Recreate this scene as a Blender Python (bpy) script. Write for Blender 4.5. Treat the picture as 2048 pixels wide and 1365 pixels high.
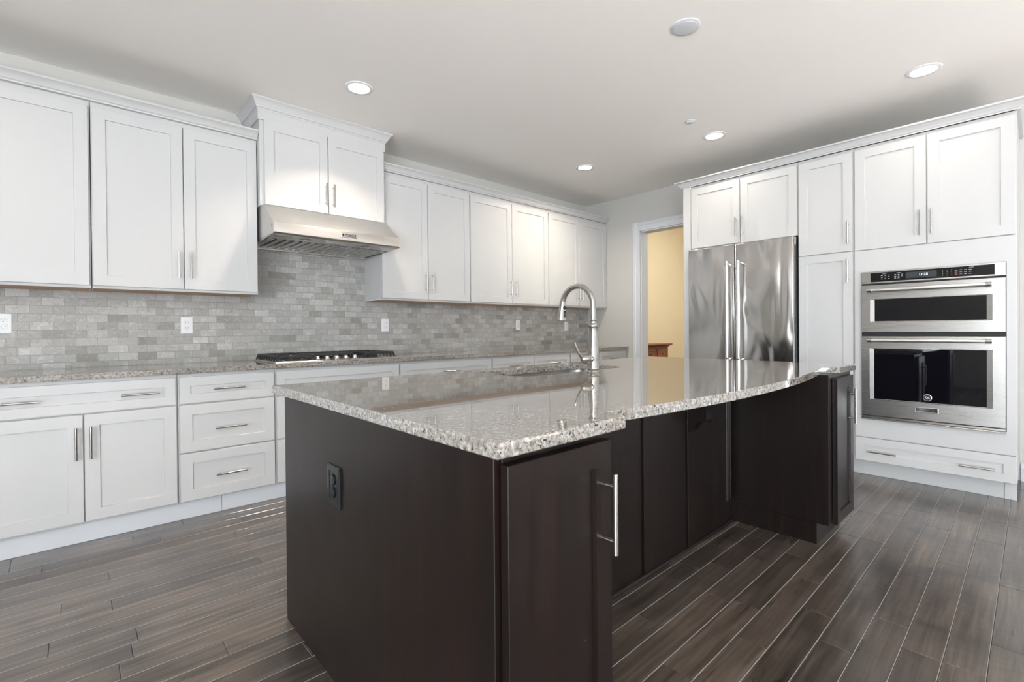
import bpy, bmesh, math, random
from mathutils import Vector, Matrix
from mathutils.geometry import tessellate_polygon

for o in list(bpy.data.objects):
    bpy.data.objects.remove(o, do_unlink=True)
S = bpy.context.scene
COL = S.collection
R = math.radians

# ------------------------------------------------------------------ camera
W, H = 5.065, 2.77                      # room corner (long wall is y=0), ceiling height
cd = bpy.data.cameras.new('camera'); cam = bpy.data.objects.new('camera', cd); COL.objects.link(cam)
YAW, PITCH, ROLL = R(47.6098), R(-0.3853), R(-0.4883)
f = Vector((math.cos(YAW)*math.cos(PITCH), math.sin(YAW)*math.cos(PITCH), math.sin(PITCH)))
rt = Vector((math.sin(YAW), -math.cos(YAW), 0)); up = rt.cross(f)
r2 = rt*math.cos(ROLL) + up*math.sin(ROLL); u2 = -rt*math.sin(ROLL) + up*math.cos(ROLL)
M = Matrix((r2, u2, -f)).transposed().to_4x4(); M.translation = Vector((0, -4.0505, 1.125))
cam.matrix_world = M
cd.sensor_width = 36; cd.lens = 955.15/2048*36; cd.shift_y = -(682.5-667.65)/2048
cd.clip_start = .05; cd.clip_end = 100
S.camera = cam

# ------------------------------------------------------------------ world, lights, exposure
S.view_settings.view_transform = 'Standard'; S.view_settings.look = 'None'
S.view_settings.gamma = 1; S.view_settings.use_curve_mapping = False
S.view_settings.exposure = 0.64
w = bpy.data.worlds.new('world'); S.world = w; w.use_nodes = True
w.node_tree.nodes['Background'].inputs[0].default_value = (.80, .90, 1, 1)
w.node_tree.nodes['Background'].inputs[1].default_value = 1.2

def area(name, loc, target, sx, sy, power, col, spread=180, shape='RECTANGLE'):
    l = bpy.data.lights.new(name, 'AREA'); l.shape = shape; l.size = sx
    if shape == 'RECTANGLE': l.size_y = sy
    l.energy = power; l.color = col; l.spread = R(spread)
    o = bpy.data.objects.new(name, l); COL.objects.link(o); o.location = loc
    o.rotation_euler = (Vector(target)-Vector(loc)).to_track_quat('-Z', 'Y').to_euler()
    return o
DAY = (.88, .94, 1.0); WARM = (1.0, .87, .72)
# area lamps standing in for daylight at unseen, assumed window openings (rear wall y=-8.2, left wall x=-3.6)
for i, x in enumerate((-1.9, .6, 3.1)):
    area('daylight_rear', (x, -8.04, 1.35), (x, -5.9, 4.6), 1.7, 1.8, 8, DAY, 140)  # tilted upward so it brightens the ceiling
for y in (-7.15, -5.25):
    area('daylight_left', (-3.48, y, 1.3), (-.6, y, 2.2), 1.75, 2.0, 125, DAY, 180)
sl = bpy.data.lights.new('bounce_sun', 'SUN'); sl.energy = 150; sl.angle = R(.6); sl.color = (.97, .97, 1)   # added fill: unseen beam onto the floor behind the camera, bounce lifts the ceiling
so = bpy.data.objects.new('bounce_sun', sl); COL.objects.link(so); so.rotation_euler = (R(40), 0, 0)
CANS = [(1.427, -.978), (3.825, -.978), (4.035, -2.208), (4.03, -3.57), (1.427, -3.9)]
for c, pw, spr in zip(CANS[:4], (9, 12, 2.2, 1.4), (112, 150, 150, 150)):
    area('can_lamp', (c[0], c[1], H-.012), (c[0], c[1], 0), .10, 0, pw, WARM, spr, 'DISK')
area('can_lamp', (-.9, -.978, H-.012), (-.9, -.978, 0), .13, 0, 3, WARM, 150, 'DISK')  # assumed lamp out of view, no fixture modelled
area('can_lamp', (-.9, -3.9, H-.012), (-.9, -3.9, 0), .13, 0, 4, WARM, 150, 'DISK')  # likewise an assumed, unseen lamp without a fixture
area('hall_fill', (7.0, -1.6, 3.3), (7.0, -1.6, 0), .5, .5, 46, (1, .96, .90))  # unseen source, added to brighten the hall beyond the opening

# ------------------------------------------------------------------ materials
def nt(name):
    m = bpy.data.materials.new(name); m.use_nodes = True
    t = m.node_tree; b = t.nodes['Principled BSDF']
    return m, t, b
def simple(name, col, rough=.4, metal=0., spec=.5, coat=0., ior=1.5):
    m, t, b = nt(name)
    b.inputs['Base Color'].default_value = (*col, 1); b.inputs['Roughness'].default_value = rough
    b.inputs['Metallic'].default_value = metal; b.inputs['Specular IOR Level'].default_value = spec
    b.inputs['IOR'].default_value = ior; b.inputs['Coat Weight'].default_value = coat
    return m
def N(t, kind, **kw):
    n = t.nodes.new(kind)
    for k, v in kw.items():
        if k in n.inputs: n.inputs[k].default_value = v
        else: setattr(n, k, v)
    return n
def L(t, a, ao, b, bi): t.links.new(a.outputs[ao], b.inputs[bi])
def coords(t, scale=(1, 1, 1), kind='Object'):
    c = t.nodes.new('ShaderNodeTexCoord'); m = t.nodes.new('ShaderNodeMapping')
    m.inputs['Scale'].default_value = scale; L(t, c, kind, m, 'Vector'); return m
def ramp(t, stops):
    r = t.nodes.new('ShaderNodeValToRGB'); e = r.color_ramp.elements
    while len(e) < len(stops): e.new(.5)
    for i, (p, c) in enumerate(stops):
        e[i].position = p; e[i].color = (*c, 1) if len(c) == 3 else c
    return r
def mix(t, fac, a, b, mode='MIX'):
    n = t.nodes.new('ShaderNodeMix'); n.data_type = 'RGBA'; n.blend_type = mode
    for sock, v in ((n.inputs[0], fac), (n.inputs[6], a), (n.inputs[7], b)):
        if isinstance(v, tuple) and hasattr(v[0], 'outputs'): t.links.new(v[0].outputs[v[1]], sock)
        elif isinstance(v, tuple): sock.default_value = (*v, 1) if len(v) == 3 else v
        else: sock.default_value = v
    return n
def bump(t, b, src, out, strength, dist):
    n = N(t, 'ShaderNodeBump'); n.inputs['Strength'].default_value = strength; n.inputs['Distance'].default_value = dist
    L(t, src, out, n, 'Height'); L(t, n, 'Normal', b, 'Normal'); return n

def paint(name, col, rough, bs=.0):
    m, t, b = nt(name)
    mp = coords(t); n = N(t, 'ShaderNodeTexNoise', Scale=2.2, Detail=3.)
    L(t, mp, 'Vector', n, 'Vector')
    c = mix(t, (n, 'Fac'), tuple(x*.975 for x in col), col); L(t, c, 2, b, 'Base Color')
    b.inputs['Roughness'].default_value = rough
    if bs:
        n2 = N(t, 'ShaderNodeTexNoise', Scale=260., Detail=2.); L(t, mp, 'Vector', n2, 'Vector'); bump(t, b, n2, 'Fac', bs, .0006)
    return m
MW = paint('white_cabinet_paint', (.585, .588, .585), .32)
MTRIM = paint('white_trim_paint', (.67, .69, .72), .35)
MWALL = paint('greige_wall_paint', (.57, .565, .535), .75, .15)
MCEIL = paint('ceiling_paint', (.93, .90, .86), .85, .15)
MYEL = paint('yellow_wall_paint', (.87, .76, .54), .7, .1)
MPLATE = simple('white_plastic', (.86, .87, .88), .25)
MSLOT = simple('dark_slot', (.02, .02, .02), .5)
MBLK = simple('black_plastic', (.008, .008, .009), .14, spec=.35)
MIRON = simple('cast_iron', (.018, .018, .02), .38)
MGLASS = simple('black_oven_glass', (.004, .004, .006), .03, spec=.5)
MCHROME = simple('polished_steel', (.72, .71, .70), .10, 1.)
MBAR = simple('satin_oven_bar', (.80, .79, .78), .33, 1.)
MGAP = simple('dark_gap', (.01, .01, .011), .6)
MMARK = simple('panel_print', (.62, .62, .64), .4)
MREDMARK = simple('panel_print_red', (.55, .22, .18), .4)
def emis(name, col, s):
    m, t, b = nt(name); b.inputs['Base Color'].default_value = (*col, 1)
    b.inputs['Emission Color'].default_value = (*col, 1); b.inputs['Emission Strength'].default_value = s; return m
MLAMP = emis('lamp_lens', (1, .96, .90), 9.)
MCLOCK = emis('clock_digits', (.75, .9, 1), 1.6)

def brushed(name, col, rough, stretch, wavy=0., ws=2.5):
    m, t, b = nt(name)
    b.inputs['Metallic'].default_value = 1.
    mp = coords(t, stretch); n = N(t, 'ShaderNodeTexNoise', Scale=1., Detail=4.); L(t, mp, 'Vector', n, 'Vector')
    c = mix(t, (n, 'Fac'), tuple(x*.95 for x in col), col); L(t, c, 2, b, 'Base Color')
    r = N(t, 'ShaderNodeMapRange'); L(t, n, 'Fac', r, 'Value'); r.inputs['To Min'].default_value = rough*.8; r.inputs['To Max'].default_value = rough*1.25
    L(t, r, 'Result', b, 'Roughness')
    if wavy:
        mp2 = coords(t, (1, 1.5, .55)); n2 = N(t, 'ShaderNodeTexNoise', Scale=ws, Detail=1., Distortion=1.1); L(t, mp2, 'Vector', n2, 'Vector')
        bump(t, b, n2, 'Fac', 1., wavy)
    return m
MSS = brushed('brushed_steel_horizontal', (.46, .445, .425), .28, (3, 3, 400))
MHOOD = brushed('brushed_hood_steel', (.66, .64, .61), .36, (3, 3, 400))
MFR = brushed('brushed_fridge_steel', (.62, .605, .59), .20, (3, 3, 600), .030)
MNI = brushed('brushed_nickel', (.43, .415, .39), .22, (150, 150, 8))
MHDL = simple('satin_nickel_bar', (.56, .55, .53), .24, 1.)

# espresso stained wood
def espresso():
    m, t, b = nt('espresso_wood')
    mp = coords(t, (34, 34, 1.6)); n = N(t, 'ShaderNodeTexNoise', Scale=1., Detail=5., Roughness=.6); L(t, mp, 'Vector', n, 'Vector')
    r = ramp(t, [(.3, (.0058, .0038, .0034)), (.55, (.0098, .0054, .0044)), (.8, (.018, .0088, .0068))]); L(t, n, 'Fac', r, 'Fac')
    # scuffs and tiny dents
    mp2 = coords(t, (1, 1, 1)); v = N(t, 'ShaderNodeTexVoronoi', Scale=9.); L(t, mp2, 'Vector', v, 'Vector')
    r2 = ramp(t, [(.0, (1, 1, 1)), (.028, (0, 0, 0))]); L(t, v, 'Distance', r2, 'Fac')
    c = mix(t, (r2, 'Color'), (r, 'Color'), (.16, .13, .11)); L(t, c, 2, b, 'Base Color')
    b.inputs['Specular IOR Level'].default_value = .34
    n3 = N(t, 'ShaderNodeTexNoise', Scale=3., Detail=3.); L(t, mp2, 'Vector', n3, 'Vector')
    mr = N(t, 'ShaderNodeMapRange'); L(t, n3, 'Fac', mr, 'Value'); mr.inputs['To Min'].default_value = .26; mr.inputs['To Max'].default_value = .42
    L(t, mr, 'Result', b, 'Roughness')
    return m
MESP = espresso()

def granite():
    m, t, b = nt('speckled_granite')
    mp = coords(t)
    d = N(t, 'ShaderNodeTexNoise', Scale=92., Detail=5., Roughness=.68, Distortion=.7); L(t, mp, 'Vector', d, 'Vector')
    r = ramp(t, [(.32, (.09, .082, .074)), (.43, (.22, .207, .187)), (.55, (.335, .325, .308)), (.68, (.54, .54, .535))]); L(t, d, 'Fac', r, 'Fac')
    v = N(t, 'ShaderNodeTexVoronoi', Scale=150.); L(t, mp, 'Vector', v, 'Vector')
    c1 = mix(t, .22, (r, 'Color'), (v, 'Color'), 'SOFT_LIGHT')
    bw = N(t, 'ShaderNodeHueSaturation', Saturation=.35); L(t, c1, 2, bw, 'Color')
    big = N(t, 'ShaderNodeTexNoise', Scale=7., Detail=3.); L(t, mp, 'Vector', big, 'Vector')
    rb = ramp(t, [(.35, (.86, .78, .69)), (.65, (1, .965, .925))]); L(t, big, 'Fac', rb, 'Fac')
    c2 = mix(t, 1., (bw, 'Color'), (rb, 'Color'), 'MULTIPLY')
    s = N(t, 'ShaderNodeTexNoise', Scale=115., Detail=3., Roughness=.5, Distortion=.6); L(t, mp, 'Vector', s, 'Vector')
    rs = ramp(t, [(.61, (0, 0, 0)), (.65, (1, 1, 1))]); L(t, s, 'Fac', rs, 'Fac')
    c3 = mix(t, (rs, 'Color'), (c2, 2), (.035, .032, .032)); L(t, c3, 2, b, 'Base Color')
    b.inputs['Roughness'].default_value = .03; b.inputs['IOR'].default_value = 1.66
    b.inputs['Coat Weight'].default_value = .38; b.inputs['Coat Roughness'].default_value = .004; b.inputs['Coat IOR'].default_value = 1.7
    return m
MGRAN = granite()

def tiles():
    m, t, b = nt('stone_brick_tile')
    c = t.nodes.new('ShaderNodeTexCoord'); s = t.nodes.new('ShaderNodeSeparateXYZ'); k = t.nodes.new('ShaderNodeCombineXYZ')
    L(t, c, 'Object', s, 'Vector'); L(t, s, 'X', k, 'X'); L(t, s, 'Z', k, 'Y')
    br = t.nodes.new('ShaderNodeTexBrick'); L(t, k, 'Vector', br, 'Vector')
    br.offset = .5; br.squash = 1
    for n_, v in (('Scale', 1.), ('Mortar Size', .0014), ('Mortar Smooth', .15), ('Bias', 0.), ('Brick Width', .1016), ('Row Height', .0500)): br.inputs[n_].default_value = v
    br.inputs['Color1'].default_value = (0, 0, 0, 1); br.inputs['Color2'].default_value = (1, 1, 1, 1); br.inputs['Mortar'].default_value = (.5, .5, .5, 1)
    tone = ramp(t, [(0, (.30, .29, .265)), (.2, (.385, .38, .36)), (.7, (.45, .45, .435)), (1, (.53, .53, .52))]); L(t, br, 'Color', tone, 'Fac')
    # marble veining, offset per tile
    off = N(t, 'ShaderNodeVectorMath'); off.operation = 'SCALE'; L(t, br, 'Color', off, 0); off.inputs['Scale'].default_value = 7.
    add = N(t, 'ShaderNodeVectorMath'); add.operation = 'ADD'; L(t, c, 'Object', add, 0); L(t, off, 'Vector', add, 1)
    n = N(t, 'ShaderNodeTexNoise', Scale=22., Detail=7., Roughness=.68, Distortion=.9); L(t, add, 'Vector', n, 'Vector')
    vr = ramp(t, [(.30, (.70, .68, .64)), (.45, (1.0, 1.0, .99)), (.50, (.86, .85, .83)), (.56, (1.04, 1.04, 1.04)), (.72, (1.22, 1.22, 1.22))]); L(t, n, 'Fac', vr, 'Fac')
    c1 = mix(t, 1., (tone, 'Color'), (vr, 'Color'), 'MULTIPLY')
    c2 = mix(t, (br, 'Fac'), (c1, 2), (.33, .325, .31)); L(t, c2, 2, b, 'Base Color')
    b.inputs['Roughness'].default_value = .42
    inv = N(t, 'ShaderNodeMath'); inv.operation = 'SUBTRACT'; inv.inputs[0].default_value = 1; L(t, br, 'Fac', inv, 1)
    bump(t, b, inv, 'Value', .8, .0025)
    return m
MTILE = tiles()

def floorwood():
    m, t, b = nt('scraped_plank_wood')
    a = N(t, 'ShaderNodeAttribute', attribute_name='rnd')
    c = t.nodes.new('ShaderNodeTexCoord')
    sc = N(t, 'ShaderNodeVectorMath'); sc.operation = 'SCALE'; sc.inputs['Scale'].default_value = 31.; L(t, a, 'Vector', sc, 0)
    add = N(t, 'ShaderNodeVectorMath'); add.operation = 'ADD'; L(t, c, 'Object', add, 0); L(t, sc, 'Vector', add, 1)
    mp = t.nodes.new('ShaderNodeMapping'); mp.inputs['Scale'].default_value = (2.2, 46, 1); L(t, add, 'Vector', mp, 'Vector')
    n = N(t, 'ShaderNodeTexNoise', Scale=1., Detail=6., Roughness=.62, Distortion=.5); L(t, mp, 'Vector', n, 'Vector')
    mp2 = t.nodes.new('ShaderNodeMapping'); mp2.inputs['Scale'].default_value = (1.3, 15, 1); L(t, add, 'Vector', mp2, 'Vector')
    n2 = N(t, 'ShaderNodeTexNoise', Scale=1., Detail=4.); L(t, mp2, 'Vector', n2, 'Vector')
    r = ramp(t, [(.30, (.042, .032, .0255)), (.5, (.096, .075, .060)), (.70, (.158, .126, .102))]); L(t, n, 'Fac', r, 'Fac')
    r2 = ramp(t, [(.2, (.74, .74, .75)), (.8, (1.15, 1.14, 1.13))]); L(t, n2, 'Fac', r2, 'Fac')
    c1 = mix(t, 1., (r, 'Color'), (r2, 'Color'), 'MULTIPLY')
    pr = ramp(t, [(0, (.74, .73, .73)), (.5, (1, 1, 1)), (1, (1.22, 1.20, 1.17))]); L(t, a, 'Fac', pr, 'Fac')
    c2 = mix(t, 1., (c1, 2), (pr, 'Color'), 'MULTIPLY')
    cl = N(t, 'ShaderNodeTexNoise', Scale=2.6, Detail=4., Roughness=.55, Distortion=.6); L(t, c, 'Object', cl, 'Vector')
    rc = ramp(t, [(.33, (.50, .51, .53)), (.52, (1, 1, 1)), (.72, (1.22, 1.20, 1.17))]); L(t, cl, 'Fac', rc, 'Fac')
    c2 = mix(t, 1., (c2, 2), (rc, 'Color'), 'MULTIPLY')
    # small scratches / dents
    v = N(t, 'ShaderNodeTexVoronoi', Scale=7.); L(t, c, 'Object', v, 'Vector')
    rv = ramp(t, [(0, (1, 1, 1)), (.03, (0, 0, 0))]); L(t, v, 'Distance', rv, 'Fac')
    c3 = mix(t, (rv, 'Color'), (c2, 2), (.38, .35, .32))
    ae = N(t, 'ShaderNodeAttribute', attribute_name='edge'); c4 = mix(t, (ae, 'Fac'), (c3, 2), (.22, .21, .20)); L(t, c4, 2, b, 'Base Color')  # seam highlight put into the colour: paler bevels along the planks
    b.inputs['Coat Weight'].default_value = .6; b.inputs['Coat Roughness'].default_value = .20; b.inputs['Coat IOR'].default_value = 1.75
    mr = N(t, 'ShaderNodeMapRange'); L(t, n2, 'Fac', mr, 'Value'); mr.inputs['To Min'].default_value = .24; mr.inputs['To Max'].default_value = .34
    L(t, mr, 'Result', b, 'Roughness'); b.inputs['IOR'].default_value = 1.5
    # hand-scraped ripples across the grain
    mp3 = t.nodes.new('ShaderNodeMapping'); mp3.inputs['Scale'].default_value = (26, 9, 1); L(t, add, 'Vector', mp3, 'Vector')
    n3 = N(t, 'ShaderNodeTexNoise', Scale=1., Detail=2.); L(t, mp3, 'Vector', n3, 'Vector')
    bump(t, b, n3, 'Fac', .5, .0016)
    return m
MFLOOR = floorwood()
def wood(name, a_, b_, rough, scale):
    m, t, b = nt(name); mp = coords(t, scale); n = N(t, 'ShaderNodeTexNoise', Scale=1., Detail=5.); L(t, mp, 'Vector', n, 'Vector')
    r = ramp(t, [(.3, a_), (.7, b_)]); L(t, n, 'Fac', r, 'Fac'); L(t, r, 'Color', b, 'Base Color'); b.inputs['Roughness'].default_value = rough; return m
MMAPLE = wood('maple_ply', (.50, .30, .17), (.62, .40, .24), .5, (3, 40, 40))
MCHERRY = wood('cherry_wood', (.16, .05, .03), (.27, .095, .055), .25, (3, 40, 40))

# ------------------------------------------------------------------ geometry helpers
class MB:
    def __init__(s): s.v = []; s.f = []; s.mi = []; s.cur = 0
    def face(s, pts):
        i = len(s.v); s.v += [tuple(p) for p in pts]; s.f.append(list(range(i, i+len(pts)))); s.mi.append(s.cur)
    def idx(s, ids): s.f.append(list(ids)); s.mi.append(s.cur)
    def box(s, x0, x1, y0, y1, z0, z1):
        x0, x1 = min(x0, x1), max(x0, x1); y0, y1 = min(y0, y1), max(y0, y1); z0, z1 = min(z0, z1), max(z0, z1)
        i = len(s.v); s.v += [(x0, y0, z0), (x1, y0, z0), (x1, y1, z0), (x0, y1, z0), (x0, y0, z1), (x1, y0, z1), (x1, y1, z1), (x0, y1, z1)]
        for q in ((3, 2, 1, 0), (4, 5, 6, 7), (0, 1, 5, 4), (1, 2, 6, 5), (2, 3, 7, 6), (3, 0, 4, 7)): s.idx([i+k for k in q])
        return s
    def loops(s, loops, cap0=True, cap1=True, closed=True):
        i = len(s.v); n = len(loops[0])
        for l in loops: s.v += [tuple(p) for p in l]
        for a in range(len(loops)-1):
            for k in range(n if closed else n-1):
                k2 = (k+1) % n
                s.idx([i+a*n+k, i+a*n+k2, i+(a+1)*n+k2, i+(a+1)*n+k])
        if cap0: s.idx([i+k for k in range(n)][::-1])
        if cap1: s.idx([i+(len(loops)-1)*n+k for k in range(n)])
        return s
    def rect(s, fr, u0, u1, v0, v1, prof):           # prof: (inset, w) rectangles lofted outward
        o, U, V, Wd = fr
        ls = []
        for ins, wd in prof:
            a, b, c, d = u0+ins, u1-ins, v0+ins, v1-ins
            ls.append([o+U*p+V*q+Wd*wd for p, q in ((a, c), (b, c), (b, d), (a, d))])
        return s.loops(ls)
    def cyl(s, p0, p1, r0, r1=None, n=16):
        r1 = r0 if r1 is None else r1; p0 = Vector(p0); p1 = Vector(p1); d = (p1-p0).normalized()
        a = d.orthogonal().normalized(); b = d.cross(a)
        return s.loops([[p+(a*math.cos(2*math.pi*k/n)+b*math.sin(2*math.pi*k/n))*r for k in range(n)] for p, r in ((p0, r0), (p1, r1))])
    def tube(s, pts, rad, n=14):
        pts = [Vector(p) for p in pts]; rad = rad if isinstance(rad, (list, tuple)) else [rad]*len(pts)
        t0 = (pts[1]-pts[0]).normalized(); a = t0.orthogonal().normalized(); ls = []
        for i, p in enumerate(pts):
            t_ = (pts[min(i+1, len(pts)-1)]-pts[max(i-1, 0)]).normalized()
            a = (a-t_*a.dot(t_)).normalized(); b = t_.cross(a)
            ls.append([p+(a*math.cos(2*math.pi*k/n)+b*math.sin(2*math.pi*k/n))*rad[i] for k in range(n)])
        return s.loops(ls)
    def lathe(s, c, prof, n=32, axis=Vector((0, 0, 1))):
        c = Vector(c); a = axis.orthogonal().normalized(); b = axis.cross(a)
        return s.loops([[c+axis*z+(a*math.cos(2*math.pi*k/n)+b*math.sin(2*math.pi*k/n))*max(r, 1e-4) for k in range(n)] for r, z in prof])
    def prism(s, poly, fn, a, b):                    # poly of 2D points, fn(p, t) -> 3D
        return s.loops([[fn(p, t) for p in poly] for t in (a, b)])
    def sweep(s, path, prof, side=1):                # crown: path in xy, prof (out, z)
        P = [Vector((x, y)) for x, y in path]; offs = []
        for i in range(len(P)):
            ds = []
            if i > 0: ds.append((P[i]-P[i-1]).normalized())
            if i < len(P)-1: ds.append((P[i+1]-P[i]).normalized())
            ns = [Vector((d.y, -d.x))*side for d in ds]
            if len(ns) == 2: m_ = (ns[0]+ns[1]); m_ = m_/(m_.dot(ns[0]))
            else: m_ = ns[0]
            offs.append(m_)
        ls = [[(P[i].x+offs[i].x*o, P[i].y+offs[i].y*o, z) for o, z in prof] for i in range(len(P))]
        return s.loops(ls)
    def build(s, name, mats, parent=None, bevel=0., seg=1, smooth=True, ang=35):
        mats = mats if isinstance(mats, (list, tuple)) else [mats]
        base = Vector((0, 0, 0)); q = parent
        while q is not None: base += q.location; q = q.parent
        me = bpy.data.meshes.new(name)
        me.from_pydata([tuple(Vector(p)-base) for p in s.v], [], s.f)
        for m in mats: me.materials.append(m)
        me.polygons.foreach_set('material_index', s.mi)
        bm = bmesh.new(); bm.from_mesh(me)
        bmesh.ops.remove_doubles(bm, verts=bm.verts, dist=1e-6)
        bmesh.ops.recalc_face_normals(bm, faces=bm.faces)
        if bevel:
            es = [e for e in bm.edges if len(e.link_faces) == 2 and e.calc_face_angle(0) > R(50)]
            bmesh.ops.bevel(bm, geom=es, offset=bevel, segments=seg, affect='EDGES', clamp_overlap=True)
        bm.to_mesh(me); bm.free()
        if smooth:
            me.shade_smooth(); me.set_sharp_from_angle(angle=R(ang))
        o = bpy.data.objects.new(name, me); COL.objects.link(o)
        if parent is not None: o.parent = parent
        return o

def tag(o, label, cat, group=None):
    o['label'] = label; o['category'] = cat
    if group: o['group'] = group
    return o
def thing(name, loc, label, cat, group=None):
    o = bpy.data.objects.new(name, None); COL.objects.link(o); o.location = loc; o.empty_display_size = .1
    return tag(o, label, cat, group)
def struct(name, mb, m, **k):
    o = mb.build(name, m, **k); o['kind'] = 'structure'; return o
def text_mesh(name, s, size, mat, fr, u, v, w_, parent, depth=.0006, align='CENTER', label=None):
    c = bpy.data.curves.new(name, 'FONT'); c.body = s; c.size = size; c.extrude = depth; c.align_x = align; c.align_y = 'CENTER'
    o = bpy.data.objects.new(name, c); COL.objects.link(o)
    bpy.context.view_layer.update()
    me = bpy.data.meshes.new_from_object(o.evaluated_get(bpy.context.evaluated_depsgraph_get()))
    bpy.data.objects.remove(o); me.name = name
    base = Vector((0, 0, 0)); q = parent
    while q is not None: base += q.location; q = q.parent
    O, U, V, Wd = fr
    mt = Matrix((U, V, Wd)).transposed().to_4x4(); mt.translation = O+U*u+V*v+Wd*w_-base
    me.transform(mt); me.materials.clear(); me.materials.append(mat)
    n = bpy.data.objects.new(name, me); COL.objects.link(n); n.parent = parent
    if label: n['label'] = label
    return n
X, Y, Z = Vector((1, 0, 0)), Vector((0, 1, 0)), Vector((0, 0, 1))
def frL(y): return (Vector((0, y, 0)), X, Z, -Y)                 # faces the viewer from the long wall
def frR(x): return (Vector((x, 0, 0)), -Y, Z, -X)                # on the fridge wall; u = -y

def shaker(name, mat, fr, u0, u1, v0, v1, parent, t=.02, st=.062, rec=.009, label=None):
    mb = MB()
    mb.rect(fr, u0, u1, v0, v1, [(0, 0), (0, t-.0015), (.0015, t), (st, t), (st+.0015, t-rec), (st+.003, t-rec)])
    o = mb.build(name, mat, parent, smooth=False)
    if label: o['label'] = label
    return o
def pull(parent, fr, u, v, vertical=True, ln=.172, w0=.02, r=.0062, off=.032, mat=None):
    o, U, V, Wd = fr; D = V if vertical else U; c = o+U*u+V*v+Wd*(w0+off); mb = MB()
    mb.cyl(c-D*ln/2, c+D*ln/2, r, n=16)
    for s_ in (-1, 1):
        p = c+D*s_*.064; mb.cyl(p-Wd*(off-.0002), p, r*.75, n=12)
    return mb.build('handle', mat or MHDL, parent, bevel=.0006)

# ================================================================== ROOM
random.seed(4)
mb = MB(); pid = []
PW = .1055; y = -3.523 + PW*34
XR0, XR1, YR0 = -3.6, 9.2, -8.2
rows = int((0.6-YR0)/PW)+2
fv, ff, fr_, fe_ = [], [], [], []
def plank(x0, x1, y0, y1):
    x0 = max(x0, XR0); x1 = min(x1, XR1); y0 = max(y0, YR0); y1 = min(y1, .4)
    if x1-x0 < .01 or y1-y0 < .01: return
    g = .0008; b = .0018; d = -.0014; i = len(fv)
    a = (x0+g, x1-g, y0+g, y1-g); c = (a[0]+b, a[1]-b, a[2]+b, a[3]-b)
    o_ = (x0, x1, y0, y1)
    for q, z in ((o_, -.004), (a, d), (c, 0.)):
        fv.extend([(q[0], q[2], z), (q[1], q[2], z), (q[1], q[3], z), (q[0], q[3], z)])
    rr = random.random()
    ff.append((i+8, i+9, i+10, i+11)); fr_.append(rr); fe_.append(0.)
    for l in (0, 4):
        for k in range(4):
            k2 = (k+1) % 4; ff.append((i+l+k, i+l+k2, i+l+4+k2, i+l+4+k)); fr_.append(rr); fe_.append(1. if l and k % 2 == 0 else 0.)
for k in range(-46, 38):
    y0 = -3.523+PW*k
    if y0 > .4 or y0+PW < YR0: continue
    x = XR0-random.random()*1.0
    while x < XR1:
        ln = random.choice((.42, .62, .8, .95, 1.2))*random.uniform(.85, 1.15)
        plank(x, x+ln, y0, y0+PW); x += ln
me = bpy.data.meshes.new('floor'); me.from_pydata(fv, [], ff); me.materials.append(MFLOOR)
at = me.attributes.new('rnd', 'FLOAT', 'FACE'); at.data.foreach_set('value', fr_)
at = me.attributes.new('edge', 'FLOAT', 'FACE'); at.data.foreach_set('value', fe_)
fl = bpy.data.objects.new('floor', me); COL.objects.link(fl); fl['kind'] = 'structure'
struct('floor_slab', MB().box(XR0-.2, XR1+.2, YR0-.2, .6, -.15, -.005), MGAP)

struct('ceiling', MB().box(XR0-.2, W+.135, YR0-.2, .6, H, H+.15), MCEIL, smooth=False)
struct('wall_back', MB().box(XR0-.2, W+.135, 0, .15, 0, H), MWALL, smooth=False)
# wall behind fridge/ovens with the cased opening
DY0, DY1, DZ = -.825, -1.70, 2.315
mb = MB(); mb.box(W, W+.135, DY0, 0, 0, H); mb.box(W, W+.135, DY1, DY0, DZ, H); mb.box(W, W+.135, YR0-.1, DY1, 0, H)
struct('wall_right', mb, MWALL, smooth=False)
# rear wall with three windows and left wall with two glazed openings
mb = MB(); ws = [(-1.9, .85), (.6, .85), (3.1, .85)]; x = XR0-.1
for cx, hw in ws:
    mb.box(x, cx-hw, YR0, YR0+.12, 0, H); mb.box(cx-hw, cx+hw, YR0, YR0+.12, 0, .5); mb.box(cx-hw, cx+hw, YR0, YR0+.12, 2.4, H); x = cx+hw
mb.box(x, W+.2, YR0, YR0+.12, 0, H)
struct('wall_rear', mb, MWALL, smooth=False)
mb = MB(); yy = YR0
for cy in (-7.15, -5.25):
    mb.box(XR0-.05, XR0+.08, yy, cy-.90, 0, H); mb.box(XR0-.05, XR0+.08, cy-.90, cy+.90, 0, .2); mb.box(XR0-.05, XR0+.08, cy-.90, cy+.90, 2.4, H); yy = cy+.90
mb.box(XR0-.05, XR0+.08, yy, .0, 0, H)
struct('wall_left', mb, MWALL, smooth=False)
k = 0
for cx, hw in ws:
    k += 1; mb = MB(); yw = YR0+.125
    for a, b, c, d in ((cx-hw-.09, cx-hw, .4, 2.5), (cx+hw, cx+hw+.09, .4, 2.5), (cx-hw, cx+hw, 2.4, 2.5), (cx-hw, cx+hw, .4, .5), (cx-.03, cx+.03, .5, 2.4), (cx-hw, cx-.03, 1.43, 1.47), (cx+.03, cx+hw, 1.43, 1.47)):
        mb.box(a, b, yw, yw+.03, c, d)
    struct('window_%d' % k, mb, MTRIM)
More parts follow.
